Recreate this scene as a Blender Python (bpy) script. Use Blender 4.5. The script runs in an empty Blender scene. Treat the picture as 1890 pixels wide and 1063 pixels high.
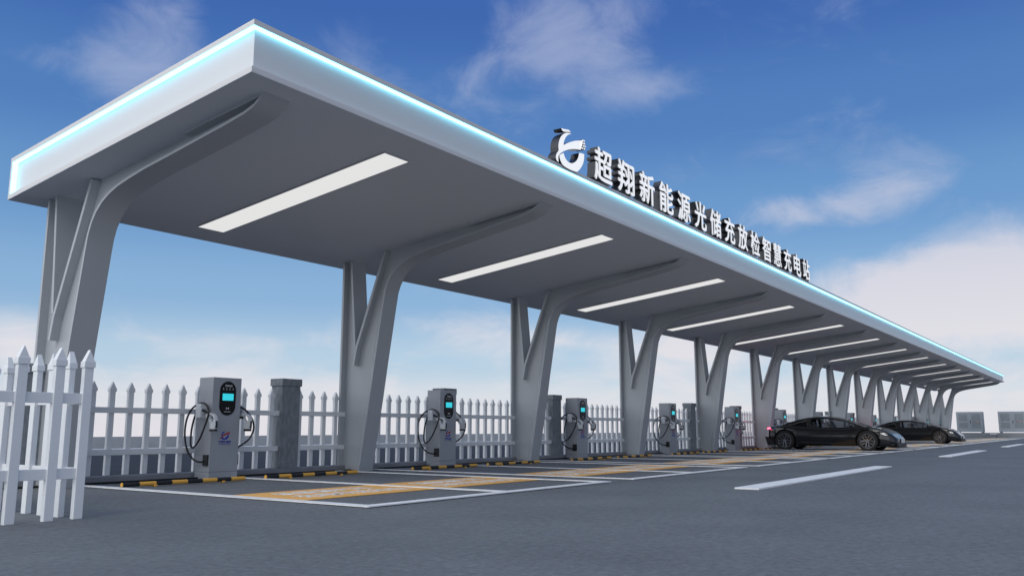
import bpy, bmesh, math, random
from mathutils import Vector, Matrix
random.seed(7)
SC = bpy.context.scene
COL = SC.collection
R = math.radians

# ------------------------------------------------------------------ camera
cd = bpy.data.cameras.new("camera")
cam = bpy.data.objects.new("camera", cd); COL.objects.link(cam)
cd.sensor_width = 36.0; cd.lens = 1580.31 / 1890 * 36.0
cd.clip_start = 0.05; cd.clip_end = 1500
yaw, pitch, roll = R(55.095), R(9.2925), R(0.0466)
fw = Vector((math.sin(yaw) * math.cos(pitch), math.cos(yaw) * math.cos(pitch), math.sin(pitch)))
rt = Vector((math.cos(yaw), -math.sin(yaw), 0)); up = rt.cross(fw)
rt2 = rt * math.cos(roll) + up * math.sin(roll); up2 = up * math.cos(roll) - rt * math.sin(roll)
cam.matrix_world = Matrix(((rt2.x, up2.x, -fw.x, 0), (rt2.y, up2.y, -fw.y, 0), (rt2.z, up2.z, -fw.z, 0.8152), (0, 0, 0, 1)))
SC.camera = cam
SC.view_settings.view_transform = 'Standard'; SC.view_settings.look = 'None'
SC.view_settings.exposure = 0.0; SC.view_settings.gamma = 1.0
SC.cycles.max_bounces = 8

# ------------------------------------------------------------------ sky
SUN_EL, SUN_AZ = R(38), R(-97)      # azimuth measured clockwise from +Y: sun stands off to -X, a little -Y
sun_dir = Vector((math.sin(SUN_AZ) * math.cos(SUN_EL), math.cos(SUN_AZ) * math.cos(SUN_EL), math.sin(SUN_EL)))
W = bpy.data.worlds.new("World"); SC.world = W; W.use_nodes = True
nt = W.node_tree; nt.nodes.clear()
def N(t, tree=None, **k):
    n = (tree or nt).nodes.new(t)
    for a, b in k.items(): setattr(n, a, b)
    return n
def Mth(op, a, b=None, c=None, clamp=False):
    n = N('ShaderNodeMath', operation=op, use_clamp=clamp)
    for i, v in enumerate((a, b, c)):
        if v is None: continue
        if isinstance(v, (int, float)): n.inputs[i].default_value = v
        else: nt.links.new(v, n.inputs[i])
    return n.outputs[0]
def mapr(v, a, b, c=0.0, d=1.0, smooth=True):
    n = N('ShaderNodeMapRange'); n.interpolation_type = 'SMOOTHSTEP' if smooth else 'LINEAR'
    nt.links.new(v, n.inputs[0])
    for i, x in enumerate((a, b, c, d)): n.inputs[i + 1].default_value = x
    return n.outputs[0]
def srgb(r, g, b):
    f = lambda c: (c / 255 / 12.92) if c <= 10.3 else ((c / 255 + 0.055) / 1.055) ** 2.4
    return (f(r), f(g), f(b), 1)
tc = N('ShaderNodeTexCoord'); sep = N('ShaderNodeSeparateXYZ'); nt.links.new(tc.outputs['Generated'], sep.inputs[0])
X_, Y_, Z_ = sep.outputs
sky = N('ShaderNodeTexSky'); sky.sky_type = 'NISHITA'; sky.sun_disc = False
sky.sun_elevation = SUN_EL; sky.sun_rotation = SUN_AZ; sky.air_density = 1.0; sky.dust_density = 0.6; sky.ozone_density = 2.5
nis = N('ShaderNodeVectorMath', operation='SCALE'); nt.links.new(sky.outputs[0], nis.inputs[0]); nis.inputs['Scale'].default_value = 0.10
ramp = N('ShaderNodeValToRGB'); nt.links.new(Z_, ramp.inputs[0])
cr = ramp.color_ramp; cr.interpolation = 'EASE'
stops = [(0.0, srgb(226, 225, 233)), (0.03, srgb(216, 222, 232)), (0.075, srgb(182, 207, 228)), (0.15, srgb(138, 178, 217)),
         (0.24, srgb(106, 153, 205)), (0.34, srgb(79, 127, 191)), (0.46, srgb(57, 101, 177)), (0.75, srgb(60, 100, 175)), (1.0, srgb(90, 125, 190))]
cr.elements[0].position = stops[0][0]; cr.elements[0].color = stops[0][1]
cr.elements[1].position = stops[-1][0]; cr.elements[1].color = stops[-1][1]
for p_, c_ in stops[1:-1]:
    e = cr.elements.new(p_); e.color = c_
mixn = N('ShaderNodeMix', data_type='RGBA'); mixn.inputs[0].default_value = 0.12
nt.links.new(ramp.outputs[0], mixn.inputs[6]); nt.links.new(nis.outputs[0], mixn.inputs[7])
base = mixn.outputs[2]
def pixdir(x, y):
    d = fw + rt2 * ((x - 945) / 1580.3) - up2 * ((y - 531.5) / 1580.3)
    return d.normalized()
# clouds: wisps on a flat layer far overhead (plane projection) with patches where the photograph has them
invz = Mth('DIVIDE', 1.0, Mth('ADD', Mth('MAXIMUM', Z_, 0.0), 0.10))
cv = N('ShaderNodeCombineXYZ')
nt.links.new(Mth('MULTIPLY', X_, invz), cv.inputs[0]); nt.links.new(Mth('MULTIPLY', Y_, invz), cv.inputs[1])
def noise(vec, scale, detail, rough, dist=0.0):
    n = N('ShaderNodeTexNoise'); nt.links.new(vec, n.inputs['Vector'])
    n.inputs['Scale'].default_value = scale; n.inputs['Detail'].default_value = detail
    n.inputs['Roughness'].default_value = rough; n.inputs['Distortion'].default_value = dist
    return n.outputs['Fac']
sv = N('ShaderNodeMapping'); sv.inputs['Scale'].default_value = (1, 1, 1.7); nt.links.new(tc.outputs['Generated'], sv.inputs[0])
n1 = noise(sv.outputs[0], 9.0, 8, 0.62, 0.7)
n2 = noise(cv.outputs[0], 1.1, 6, 0.55, 0.5)
wis = Mth('ADD', Mth('MULTIPLY', n1, 0.62), Mth('MULTIPLY', n2, 0.38))
def patch(x, y, rx, ry, amt):
    """soft elliptical patch of cloud around a direction of the sky"""
    d = pixdir(x, y)
    h = Vector((-d.y, d.x, 0)).normalized(); v = d.cross(h)
    def dot(w):
        n = N('ShaderNodeVectorMath', operation='DOT_PRODUCT'); nt.links.new(tc.outputs['Generated'], n.inputs[0]); n.inputs[1].default_value = w
        return n.outputs['Value']
    a = Mth('DIVIDE', dot(h), rx / 1580.0); b = Mth('DIVIDE', dot(v), ry / 1580.0)
    q = Mth('SQRT', Mth('ADD', Mth('MULTIPLY', a, a), Mth('MULTIPLY', b, b)))
    q = Mth('ADD', q, Mth('MULTIPLY', Mth('SUBTRACT', 1.0, mapr(dot(d), 0.0, 0.1)), 50))
    return Mth('MULTIPLY', Mth('SUBTRACT', 1.0, mapr(q, 0.0, 1.0)), amt)
acc = None
for a in ((250, 85, 150, 190, .36), (340, 60, 120, 120, .12), (640, 100, 150, 170, .28), (1010, 110, 230, 190, .30), (1060, 10, 200, 130, .18), (1180, 165, 160, 80, .22), (1440, 90, 460, 170, .09), (800, 200, 300, 110, .10), (1500, 250, 320, 90, .12), (60, 105, 120, 45, .14),
          (870, 125, 120, 60, .08), (1680, 320, 150, 70, .26), (1540, 380, 300, 55, .24), (1850, 490, 330, 140, .34), (1250, 330, 120, 60, .05),
          (40, 640, 150, 100, .40), (1750, 570, 480, 140, .48), (1250, 650, 300, 100, .40), (900, 620, 260, 80, .34), (480, 640, 300, 60, .16), (1180, 20, 80, 60, .1)):
    p_ = patch(*a); acc = p_ if acc is None else Mth('ADD', acc, p_)
den = mapr(Mth('ADD', wis, acc), 0.56, 0.96)
lowden = Mth('MULTIPLY', mapr(Mth('ADD', wis, Mth('SUBTRACT', 0.12, Mth('MULTIPLY', Z_, 1.2))), 0.46, 0.72), Mth('SUBTRACT', 1.0, mapr(Z_, 0.05, 0.20)))
den = Mth('MAXIMUM', Mth('MULTIPLY', den, mapr(Z_, 0.15, 0.35, 0.95, 0.66)), Mth('MULTIPLY', lowden, 0.7))
cmix = N('ShaderNodeMix', data_type='RGBA'); nt.links.new(den, cmix.inputs[0]); nt.links.new(base, cmix.inputs[6])
ccol = N('ShaderNodeMix', data_type='RGBA'); nt.links.new(mapr(Z_, 0.05, 0.40), ccol.inputs[0])
ccol.inputs[6].default_value = srgb(229, 226, 231); ccol.inputs[7].default_value = srgb(172, 184, 214)
nt.links.new(ccol.outputs[2], cmix.inputs[7])
# bright lobe added to the unseen sky, lights the faces turned to -X
back = N('ShaderNodeVectorMath', operation='DOT_PRODUCT'); nt.links.new(tc.outputs['Generated'], back.inputs[0]); back.inputs[1].default_value = Vector((-0.97, 0.02, 0.26)).normalized()
bmix = N('ShaderNodeMix', data_type='RGBA'); nt.links.new(mapr(back.outputs['Value'], -0.05, 0.85), bmix.inputs[0])
nt.links.new(cmix.outputs[2], bmix.inputs[6]); bmix.inputs[7].default_value = (1.40, 1.46, 1.54, 1)
fr_ = N('ShaderNodeVectorMath', operation='DOT_PRODUCT'); nt.links.new(tc.outputs['Generated'], fr_.inputs[0]); fr_.inputs[1].default_value = Vector((0.1, -1.0, 0.2)).normalized()  # dim lobe added toward -Y, keeps the front faces darker
fmix = N('ShaderNodeMix', data_type='RGBA'); nt.links.new(mapr(fr_.outputs['Value'], 0.05, 0.9, 0.0, 0.65), fmix.inputs[0])
nt.links.new(bmix.outputs[2], fmix.inputs[6]); fmix.inputs[7].default_value = (0.26, 0.30, 0.38, 1)
bg = N('ShaderNodeBackground'); nt.links.new(fmix.outputs[2], bg.inputs[0]); bg.inputs[1].default_value = 1.0
wo = N('ShaderNodeOutputWorld'); nt.links.new(bg.outputs[0], wo.inputs[0])

# ------------------------------------------------------------------ sun
sl = bpy.data.lights.new("sun", 'SUN'); sl.energy = 0.6; sl.angle = R(22); sl.color = (1.0, 0.95, 0.88)
so = bpy.data.objects.new("sun", sl); COL.objects.link(so)
so.rotation_euler = sun_dir.to_track_quat('Z', 'Y').to_euler()

# ------------------------------------------------------------------ materials
def mat(name, col, rough=0.5, metal=0.0, emit=None, es=1.0, spec=0.5, var=0.0, vscale=8.0, bump=0.0, bscale=200.0, coat=0.0, vdetail=6, stretch=None):
    m = bpy.data.materials.new(name); m.use_nodes = True
    t = m.node_tree; b = t.nodes['Principled BSDF']
    c = (*col[:3], 1)
    b.inputs['Base Color'].default_value = c
    b.inputs['Roughness'].default_value = rough; b.inputs['Metallic'].default_value = metal
    b.inputs['Specular IOR Level'].default_value = spec
    if coat: b.inputs['Coat Weight'].default_value = coat; b.inputs['Coat Roughness'].default_value = 0.08
    if emit: b.inputs['Emission Color'].default_value = (*emit[:3], 1); b.inputs['Emission Strength'].default_value = es
    if var or bump:
        co = t.nodes.new('ShaderNodeTexCoord'); src = co.outputs['Object']
        if stretch:
            mp = t.nodes.new('ShaderNodeMapping'); mp.inputs['Scale'].default_value = stretch; t.links.new(src, mp.inputs[0]); src = mp.outputs[0]
    if var:
        n = t.nodes.new('ShaderNodeTexNoise'); n.inputs['Scale'].default_value = vscale; n.inputs['Detail'].default_value = vdetail
        t.links.new(src, n.inputs['Vector'])
        r = t.nodes.new('ShaderNodeValToRGB'); t.links.new(n.outputs['Fac'], r.inputs[0])
        r.color_ramp.elements[0].position = 0.3; r.color_ramp.elements[1].position = 0.7
        r.color_ramp.elements[0].color = (*[x * (1 - var) for x in c[:3]], 1); r.color_ramp.elements[1].color = (*[min(1, x * (1 + var)) for x in c[:3]], 1)
        t.links.new(r.outputs[0], b.inputs['Base Color'])
    if bump:
        n = t.nodes.new('ShaderNodeTexNoise'); n.inputs['Scale'].default_value = bscale; n.inputs['Detail'].default_value = 4
        t.links.new(src, n.inputs['Vector'])
        bp = t.nodes.new('ShaderNodeBump'); bp.inputs['Strength'].default_value = bump; bp.inputs['Distance'].default_value = 0.01
        t.links.new(n.outputs['Fac'], bp.inputs['Height']); t.links.new(bp.outputs[0], b.inputs['Normal'])
    return m

def asphalt_mat(name, dark, light, speck):
    m = bpy.data.materials.new(name); m.use_nodes = True
    t = m.node_tree; b = t.nodes['Principled BSDF']; L = t.links.new
    co = t.nodes.new('ShaderNodeTexCoord')
    def nz(s, d=6, r=0.6):
        n = t.nodes.new('ShaderNodeTexNoise'); n.inputs['Scale'].default_value = s; n.inputs['Detail'].default_value = d; n.inputs['Roughness'].default_value = r
        L(co.outputs['Object'], n.inputs['Vector']); return n.outputs['Fac']
    def rp(v, a, b_, ca, cb):
        r = t.nodes.new('ShaderNodeValToRGB'); L(v, r.inputs[0]); r.color_ramp.elements[0].position = a; r.color_ramp.elements[1].position = b_
        r.color_ramp.elements[0].color = ca; r.color_ramp.elements[1].color = cb; return r.outputs[0]
    big = rp(nz(0.55, 5), 0.35, 0.68, (*dark, 1), (*light, 1))
    fine = rp(nz(17, 10, 0.85), 0.34, 0.66, (0.60, 0.60, 0.60, 1), (1.40, 1.40, 1.40, 1))
    mu = t.nodes.new('ShaderNodeMix'); mu.data_type = 'RGBA'; mu.blend_type = 'MULTIPLY'; mu.inputs[0].default_value = 1; L(big, mu.inputs[6]); L(fine, mu.inputs[7])
    # pale streaky scuffs and aggregate stones
    stv = t.nodes.new('ShaderNodeTexVoronoi'); stv.inputs['Scale'].default_value = 9; L(co.outputs['Object'], stv.inputs['Vector'])
    st = rp(stv.outputs['Distance'], 0.05, 0.13, (1, 1, 1, 1), (0, 0, 0, 1))
    gate = rp(nz(5.0, 3), 0.55, 0.68, (0, 0, 0, 1), (1, 1, 1, 1))
    g2 = t.nodes.new('ShaderNodeMix'); g2.data_type = 'RGBA'; g2.blend_type = 'MULTIPLY'; g2.inputs[0].default_value = 1; L(st, g2.inputs[6]); L(gate, g2.inputs[7])
    fi = t.nodes.new('ShaderNodeMix'); fi.data_type = 'RGBA'; L(g2.outputs[2], fi.inputs[0]); L(mu.outputs[2], fi.inputs[6]); fi.inputs[7].default_value = (*speck, 1)
    scu = rp(nz(3.2, 12, 0.85), 0.56, 0.74, (0, 0, 0, 1), (0.5, 0.5, 0.5, 1))
    f3 = t.nodes.new('ShaderNodeMix'); f3.data_type = 'RGBA'; L(scu, f3.inputs[0]); L(fi.outputs[2], f3.inputs[6]); f3.inputs[7].default_value = (*[x * 0.7 for x in speck], 1)
    L(f3.outputs[2], b.inputs['Base Color'])
    L(rp(nz(9, 5), 0.3, 0.7, (0.62, 0.62, 0.62, 1), (0.9, 0.9, 0.9, 1)), b.inputs['Roughness']); b.inputs['Specular IOR Level'].default_value = 0.35
    bp = t.nodes.new('ShaderNodeBump'); bp.inputs['Strength'].default_value = 0.45; bp.inputs['Distance'].default_value = 0.006
    L(nz(90, 5, 0.7), bp.inputs['Height']); L(bp.outputs[0], b.inputs['Normal'])
    return m

M = {}
M['asphalt'] = asphalt_mat('asphalt', (0.134, 0.145, 0.156), (0.166, 0.179, 0.191), (0.38, 0.40, 0.42))
M['yard'] = mat('yard_asphalt_shaded', (0.034, 0.039, 0.050), 0.95, var=.15, vscale=2, spec=.2)  # same asphalt as in front, with shade put into its darker colour
M['bounce'] = mat('added_pale_bounce', (0.46, 0.48, 0.50), 0.9, var=.08, vscale=.6)  # pale colour chosen to throw light up at the rear soffit
M['white_line'] = mat('white_road_paint', (0.82, 0.83, 0.84), 0.7, var=.08, vscale=12)
M['orange'] = mat('orange_road_paint', (0.93, 0.50, 0.12), 0.6, var=.05, vscale=9)
M['steel'] = mat('grey_painted_steel', (0.43, 0.455, 0.485), 0.42, var=.03, vscale=1.5)
M['ceiling'] = mat('canopy_soffit_panel', (0.66, 0.70, 0.75), 0.5, var=.02, vscale=.8)
M['panel'] = mat('fascia_panel', (0.74, 0.75, 0.77), 0.45)
M['rim'] = mat('fascia_rim', (0.72, 0.71, 0.71), 0.4)
M['led'] = mat('cyan_led', (0.1, 0.1, 0.1), 0.5, emit=(0.24, 0.76, 1.0), es=3.7)
M['lamp'] = mat('ceiling_lamp_diffuser', (0.02, 0.02, 0.02), 0.8, emit=(1.0, 0.995, 0.99), es=0.77, spec=.1)
M['lampframe'] = mat('ceiling_lamp_frame', (0.5, 0.5, 0.52), 0.5)
M['picket'] = mat('white_vinyl_picket', (0.82, 0.84, 0.86), 0.45, var=.03, vscale=3)
M['stone'] = mat('grey_stone', (0.235, 0.255, 0.28), 0.85, var=.24, vscale=14, bump=.5, bscale=40, vdetail=10, stretch=(1, 1, .45))
M['kerb'] = mat('kerb_concrete', (0.24, 0.25, 0.275), 0.8, var=.1, vscale=3)
M['wall'] = mat('wall_render', (0.40, 0.41, 0.42), 0.85, var=.08, vscale=1.2)
M['concrete'] = mat('concrete', (0.25, 0.265, 0.285), 0.85, var=.08, vscale=1.2)
M['charger'] = mat('charger_grey_paint', (0.36, 0.38, 0.42), 0.42, var=.02, vscale=3)
M['chargerlight'] = mat('light_grey_plastic', (0.66, 0.68, 0.72), 0.35)
M['black'] = mat('black_plastic', (0.012, 0.012, 0.014), 0.45)
M['gloss'] = mat('black_glass_panel', (0.006, 0.006, 0.007), 0.28, spec=.2)
M['cable'] = mat('black_rubber_cable', (0.012, 0.013, 0.016), 0.4)
M['screen'] = mat('lit_cyan_screen', (0.01, 0.05, 0.06), 0.4, emit=srgb(50, 203, 220), es=1.0)
M['print'] = mat('white_print', (0.75, 0.76, 0.78), 0.5)
M['blue'] = mat('blue_logo_print', (0.005, 0.02, 0.42), 0.5)
M['red'] = mat('red_logo_print', (0.50, 0.005, 0.012), 0.5)
M['yellow'] = mat('yellow_stop_paint', (0.80, 0.43, 0.07), 0.45)
M['stopblack'] = mat('black_stop_paint', (0.014, 0.014, 0.016), 0.4)
M['carpaint'] = mat('satin_black_car_paint', (0.004, 0.005, 0.007), 0.20, metal=0, coat=.5, spec=.5)
M['cartrim'] = mat('car_black_trim', (0.006, 0.006, 0.007), 0.5)
M['tyre'] = mat('tyre_rubber', (0.011, 0.011, 0.012), 0.75)
M['rim_metal'] = mat('dark_chrome_rim', (0.46, 0.47, 0.50), 0.2, metal=1.0)
M['seat'] = mat('grey_seat_leather', (0.50, 0.50, 0.52), 0.6)
M['headlight'] = mat('lit_headlight', (.5, .5, .5), 0.3, emit=(1, 1, 1), es=3.5)
M['taillight'] = mat('lit_taillight', (.3, .01, .01), 0.3, emit=(1.0, 0.05, 0.10), es=12.0)
M['orangelamp'] = mat('amber_lamp', (.5, .2, .02), 0.3, emit=(1.0, 0.45, 0.05), es=.6)
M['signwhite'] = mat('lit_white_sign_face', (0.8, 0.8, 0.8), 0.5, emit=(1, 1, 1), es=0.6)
M['signside'] = mat('sign_side_dark_metal', (0.06, 0.063, 0.07), 0.28, metal=.75)
M['cab'] = mat('cabinet_grey_paint', (0.30, 0.34, 0.385), 0.5, var=.03, vscale=2)
M['vent'] = mat('cabinet_vent_grey', (0.235, 0.26, 0.285), 0.6)
M['plate'] = mat('number_plate', (.62, .64, .66), 0.4)
gl = bpy.data.materials.new('tinted_car_glass'); gl.use_nodes = True; t_ = gl.node_tree; t_.nodes.clear()
o_ = t_.nodes.new('ShaderNodeOutputMaterial'); mx = t_.nodes.new('ShaderNodeMixShader'); tr = t_.nodes.new('ShaderNodeBsdfTransparent'); gs = t_.nodes.new('ShaderNodeBsdfGlossy')
tr.inputs[0].default_value = (0.66, 0.67, 0.69, 1); gs.inputs[0].default_value = (0.9, 0.95, 1, 1); gs.inputs[1].default_value = 0.04
fr = t_.nodes.new('ShaderNodeFresnel'); fr.inputs[0].default_value = 1.35
t_.links.new(fr.outputs[0], mx.inputs[0]); t_.links.new(tr.outputs[0], mx.inputs[1]); t_.links.new(gs.outputs[0], mx.inputs[2]); t_.links.new(mx.outputs[0], o_.inputs[0])
M['glass'] = gl

# ------------------------------------------------------------------ helpers
class MB:
    """collects shapes into one mesh object"""
    def __init__(s): s.bm = bmesh.new(); s.mats = []; s.cur = 0
    def use(s, k):
        m = M[k]
        if m not in s.mats: s.mats.append(m)
        s.cur = s.mats.index(m); return s
    def face(s, vs, smooth=False):
        f = s.bm.faces.new([v if isinstance(v, bmesh.types.BMVert) else s.bm.verts.new(v) for v in vs]); f.material_index = s.cur; f.smooth = smooth; return f
    def box(s, x0, x1, y0, y1, z0, z1):
        v = [s.bm.verts.new(p) for p in ((x0, y0, z0), (x1, y0, z0), (x1, y1, z0), (x0, y1, z0), (x0, y0, z1), (x1, y0, z1), (x1, y1, z1), (x0, y1, z1))]
        for q in ((0, 3, 2, 1), (4, 5, 6, 7), (0, 1, 5, 4), (1, 2, 6, 5), (2, 3, 7, 6), (3, 0, 4, 7)): s.face([v[i] for i in q])
        return s
    def bbox(s, x0, x1, y0, y1, z0, z1, bev):
        """box with bevelled edges"""
        b = bmesh.new(); bmesh.ops.create_cube(b, size=1)
        for v in b.verts: v.co = Vector(((x0 + x1) / 2 + v.co.x * (x1 - x0), (y0 + y1) / 2 + v.co.y * (y1 - y0), (z0 + z1) / 2 + v.co.z * (z1 - z0)))
        bmesh.ops.bevel(b, geom=b.edges[:], offset=bev, segments=2, affect='EDGES', profile=0.5)
        s.add(b); b.free(); return s
    def add(s, b, mtx=None):
        mp = {}
        for v in b.verts: mp[v] = s.bm.verts.new(mtx @ v.co if mtx else v.co)
        for f in b.faces:
            try: g = s.bm.faces.new([mp[v] for v in f.verts]); g.material_index = s.cur; g.smooth = f.smooth
            except ValueError: pass
    def prism(s, pts, a, b, axis='x', caps=True, smooth=False):
        """extrude a 2D outline between a and b along an axis; outline is in the other two coordinates"""
        def P(u, v, w): return {'x': (w, u, v), 'y': (u, w, v), 'z': (u, v, w)}[axis]
        A = [s.bm.verts.new(P(u, v, a)) for u, v in pts]; B = [s.bm.verts.new(P(u, v, b)) for u, v in pts]
        n = len(pts)
        for i in range(n): s.face([A[i], A[(i + 1) % n], B[(i + 1) % n], B[i]], smooth)
        if caps:
            for ring in (A, B):
                es = []
                for i in range(n):
                    e = s.bm.edges.get((ring[i], ring[(i + 1) % n])) or s.bm.edges.new((ring[i], ring[(i + 1) % n])); es.append(e)
                r = bmesh.ops.triangle_fill(s.bm, edges=es, use_beauty=True, use_dissolve=False)
                for g in r['geom']:
                    if isinstance(g, bmesh.types.BMFace): g.material_index = s.cur
        return s
    def tube(s, pts, r, seg=8, cap=True, closed=False):
        pts = [Vector(p) for p in pts]; n = len(pts); rings = []
        prev = None
        for i, p in enumerate(pts):
            if closed: t = (pts[(i + 1) % n] - pts[i - 1]).normalized()
            else: t = (pts[min(i + 1, n - 1)] - pts[max(i - 1, 0)]).normalized()
            if prev is None:
                a = t.orthogonal().normalized()
            else:
                a = (prev - t * prev.dot(t)).normalized()
            prev = a; b = t.cross(a); rr = r[i] if isinstance(r, (list, tuple)) else r
            rings.append([s.bm.verts.new(p + (a * math.cos(2 * math.pi * k / seg) + b * math.sin(2 * math.pi * k / seg)) * rr) for k in range(seg)])
        m = n if closed else n - 1
        for i in range(m):
            A, B = rings[i], rings[(i + 1) % n]
            for k in range(seg): s.face([A[k], A[(k + 1) % seg], B[(k + 1) % seg], B[k]], True)
        if cap and not closed: s.face(rings[0][::-1]); s.face(rings[-1])
        return s
    def ribbon(s, pts, t, x0, x1, side=1):
        """plate of thickness t following a polyline in (y, z), between x0 and x1; side picks which way the thickness grows"""
        P = [Vector(p) for p in pts]; n = len(P); off = []
        for i in range(n):
            d = Vector((0, 0))
            if i > 0: d += (P[i] - P[i - 1]).normalized()
            if i < n - 1: d += (P[i + 1] - P[i]).normalized()
            d.normalize(); off.append(P[i] + Vector((-d.y, d.x)) * t * side)
        A = [[s.bm.verts.new((x, p.x, p.y)) for p in P] for x in (x0, x1)]
        B = [[s.bm.verts.new((x, p.x, p.y)) for p in off] for x in (x0, x1)]
        for i in range(n - 1):
            sm = n > 6
            s.face([A[0][i], A[0][i + 1], A[1][i + 1], A[1][i]], sm); s.face([B[0][i], B[1][i], B[1][i + 1], B[0][i + 1]], sm)
            s.face([A[0][i], B[0][i], B[0][i + 1], A[0][i + 1]]); s.face([A[1][i], A[1][i + 1], B[1][i + 1], B[1][i]])
        for i in (0, n - 1): s.face([A[0][i], A[1][i], B[1][i], B[0][i]])
        return s
    def build(s, name, parent=None, recalc=True):
        if recalc: bmesh.ops.recalc_face_normals(s.bm, faces=s.bm.faces[:])
        me = bpy.data.meshes.new(name); s.bm.to_mesh(me); s.bm.free()
        if any(p.use_smooth for p in me.polygons): me.set_sharp_from_angle(angle=R(36))
        for m in s.mats: me.materials.append(m)
        o = bpy.data.objects.new(name, me); COL.objects.link(o)
        if parent: o.parent = parent
        return o
def mb(k): return MB().use(k)
def tag(o, label=None, cat=None, group=None, kind=None):
    if label: o['label'] = label
    if cat: o['category'] = cat
    if group: o['group'] = group
    if kind: o['kind'] = kind
    return o
def thing(name, loc, label, cat, group=None, rz=0):
    o = bpy.data.objects.new(name, None); o.empty_display_size = .2; COL.objects.link(o); o.location = loc; o.rotation_euler = (0, 0, rz)
    return tag(o, label, cat, group)
KIDS = {}
def kids(o): return [c for c in bpy.data.objects if c.parent == o]
def copy_tree(o, parent=None):
    c = o.copy(); COL.objects.link(c); c.parent = parent
    for ch in kids(o): copy_tree(ch, c)
    return c
ORD = ['first', 'second', 'third', 'fourth', 'fifth', 'sixth', 'seventh', 'eighth', 'ninth', 'tenth', 'eleventh', 'twelfth', 'thirteenth', 'fourteenth', 'fifteenth', 'sixteenth', 'seventeenth', 'eighteenth', 'nineteenth', 'twentieth']
def glyph(ch, ex, bold=0.0):
    """mesh of a character, fitted into the unit square: x 0..1, y 0..1, extruded ex in z"""
    cu = bpy.data.curves.new('t', 'FONT'); cu.body = ch; cu.size = 1; cu.extrude = ex / 2; cu.offset = bold; cu.resolution_u = 3
    o = bpy.data.objects.new('t', cu); COL.objects.link(o)
    me = bpy.data.meshes.new_from_object(o.evaluated_get(bpy.context.evaluated_depsgraph_get()))
    bpy.data.objects.remove(o); bpy.data.curves.remove(cu)
    return me
def bold_into(m, body, fn, k=.02):
    """heavier stroke: shifted copies, each a touch apart in depth"""
    for i, (dx, dy) in enumerate(((0, 0), (-k, 0), (k, 0), (0, -k * .7), (0, k * .7), (-k * .7, k * .5), (k * .7, -k * .5))):
        text_into(m, body, 1.0, 0, lambda u, v, w, i=i, dx=dx, dy=dy: fn(u * (1 - 2 * k) + k + dx, v * (1 - 2 * k) + k + dy, w + (.012 * i)))
def text_into(m, body, ex, bold, fn):
    """adds text as geometry into MB m; fn maps (u, v, w) with u, v in 0..1 to a point"""
    me = glyph(body, ex, bold)
    if not me.vertices: return
    xs = [v.co.x for v in me.vertices]; ys = [v.co.y for v in me.vertices]
    x0, x1, y0, y1 = min(xs), max(xs), min(ys), max(ys)
    vs = [m.bm.verts.new(fn((v.co.x - x0) / (x1 - x0), (v.co.y - y0) / (y1 - y0), v.co.z)) for v in me.vertices]
    for p in me.polygons:
        try: f = m.bm.faces.new([vs[i] for i in p.vertices]); f.material_index = m.cur
        except ValueError: pass
    bpy.data.meshes.remove(me)

# ------------------------------------------------------------------ ground and markings
g = mb('asphalt'); g.face([(-60, -70, 0), (140, -70, 0), (140, 12.62, 0), (-60, 12.62, 0)]); g.build('ground')['kind'] = 'structure'
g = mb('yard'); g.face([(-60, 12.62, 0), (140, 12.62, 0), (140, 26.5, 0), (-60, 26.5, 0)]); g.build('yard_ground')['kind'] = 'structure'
g = mb('bounce'); g.face([(-60, 26.5, 0), (140, 26.5, 0), (140, 60, 0), (-60, 60, 0)]); g.build('added_bounce_ground')['kind'] = 'structure'  # added pale ground that brightens the back of the canopy underside

BX0, BP, BW, YF, YB = 6.67, 5.982, 5.086, 6.55, 12.33
LW = 0.15
wl = mb('white_line'); op = mb('orange'); tx = mb('white_line')
for k in range(13):
    x0 = BX0 + k * BP; h = BW / 2
    for q, xx in enumerate((x0, x0 + h, x0 + BW)):
        wl.box(xx - LW / 2, xx + LW / 2, YF, YB, 0.009, 0.020)
    wl.box(x0 - LW / 2, x0 + BW + LW / 2, YF - LW, YF, 0.009, 0.0205)
    wl.box(x0 - LW / 2, x0 + BW + LW / 2, YB, YB + .05, 0.009, 0.0203)
    for q in range(2):
        a = x0 + q * h + LW / 2; b = x0 + (q + 1) * h - LW / 2
        op.box(a, b, 7.64, 8.91, 0.003, 0.011)
        for (txt, u0, u1, v0, v1) in (('新能源汽车', .18, .84, 8.33, 8.70), ('充电专用车位', .14, .92, 7.84, 8.22)):
            ww = b - a
            text_into(tx, txt, 0.004, .012, lambda u, v, w, a=a, ww=ww, u0=u0, u1=u1, v0=v0, v1=v1: (a + ww * (u0 + (u1 - u0) * u), v0 + (v1 - v0) * v, 0.0135 + w * .5))
wl.build('road_markings')['kind'] = 'structure'
op.build('orange_road_markings')['kind'] = 'structure'
tx.build('lettered_road_markings')['kind'] = 'structure'
dl = mb('white_line')
for k in range(5):
    x0 = 11.56 + 16.5 * k; dl.box(x0, x0 + 8.4, 4.02, 4.36, 0.002, 0.022)
dl.build('dashed_road_markings')['kind'] = 'structure'
kb = mb('kerb'); kb.bbox(-12, 86.9, 12.42, 12.62, -0.05, 0.102, .012); kb.build('kerb')['kind'] = 'structure'
c = mb('cable'); c.tube([(x, 12.27 + .02 * math.sin(x), .018) for x in [5 + i * .5 for i in range(160)]], .016, 6)  # thin black tube, drawn as a dark line at the kerb foot
tag(c.build('ground_line'), 'thin black line on the asphalt along the foot of the rear kerb', 'cable')

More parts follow.
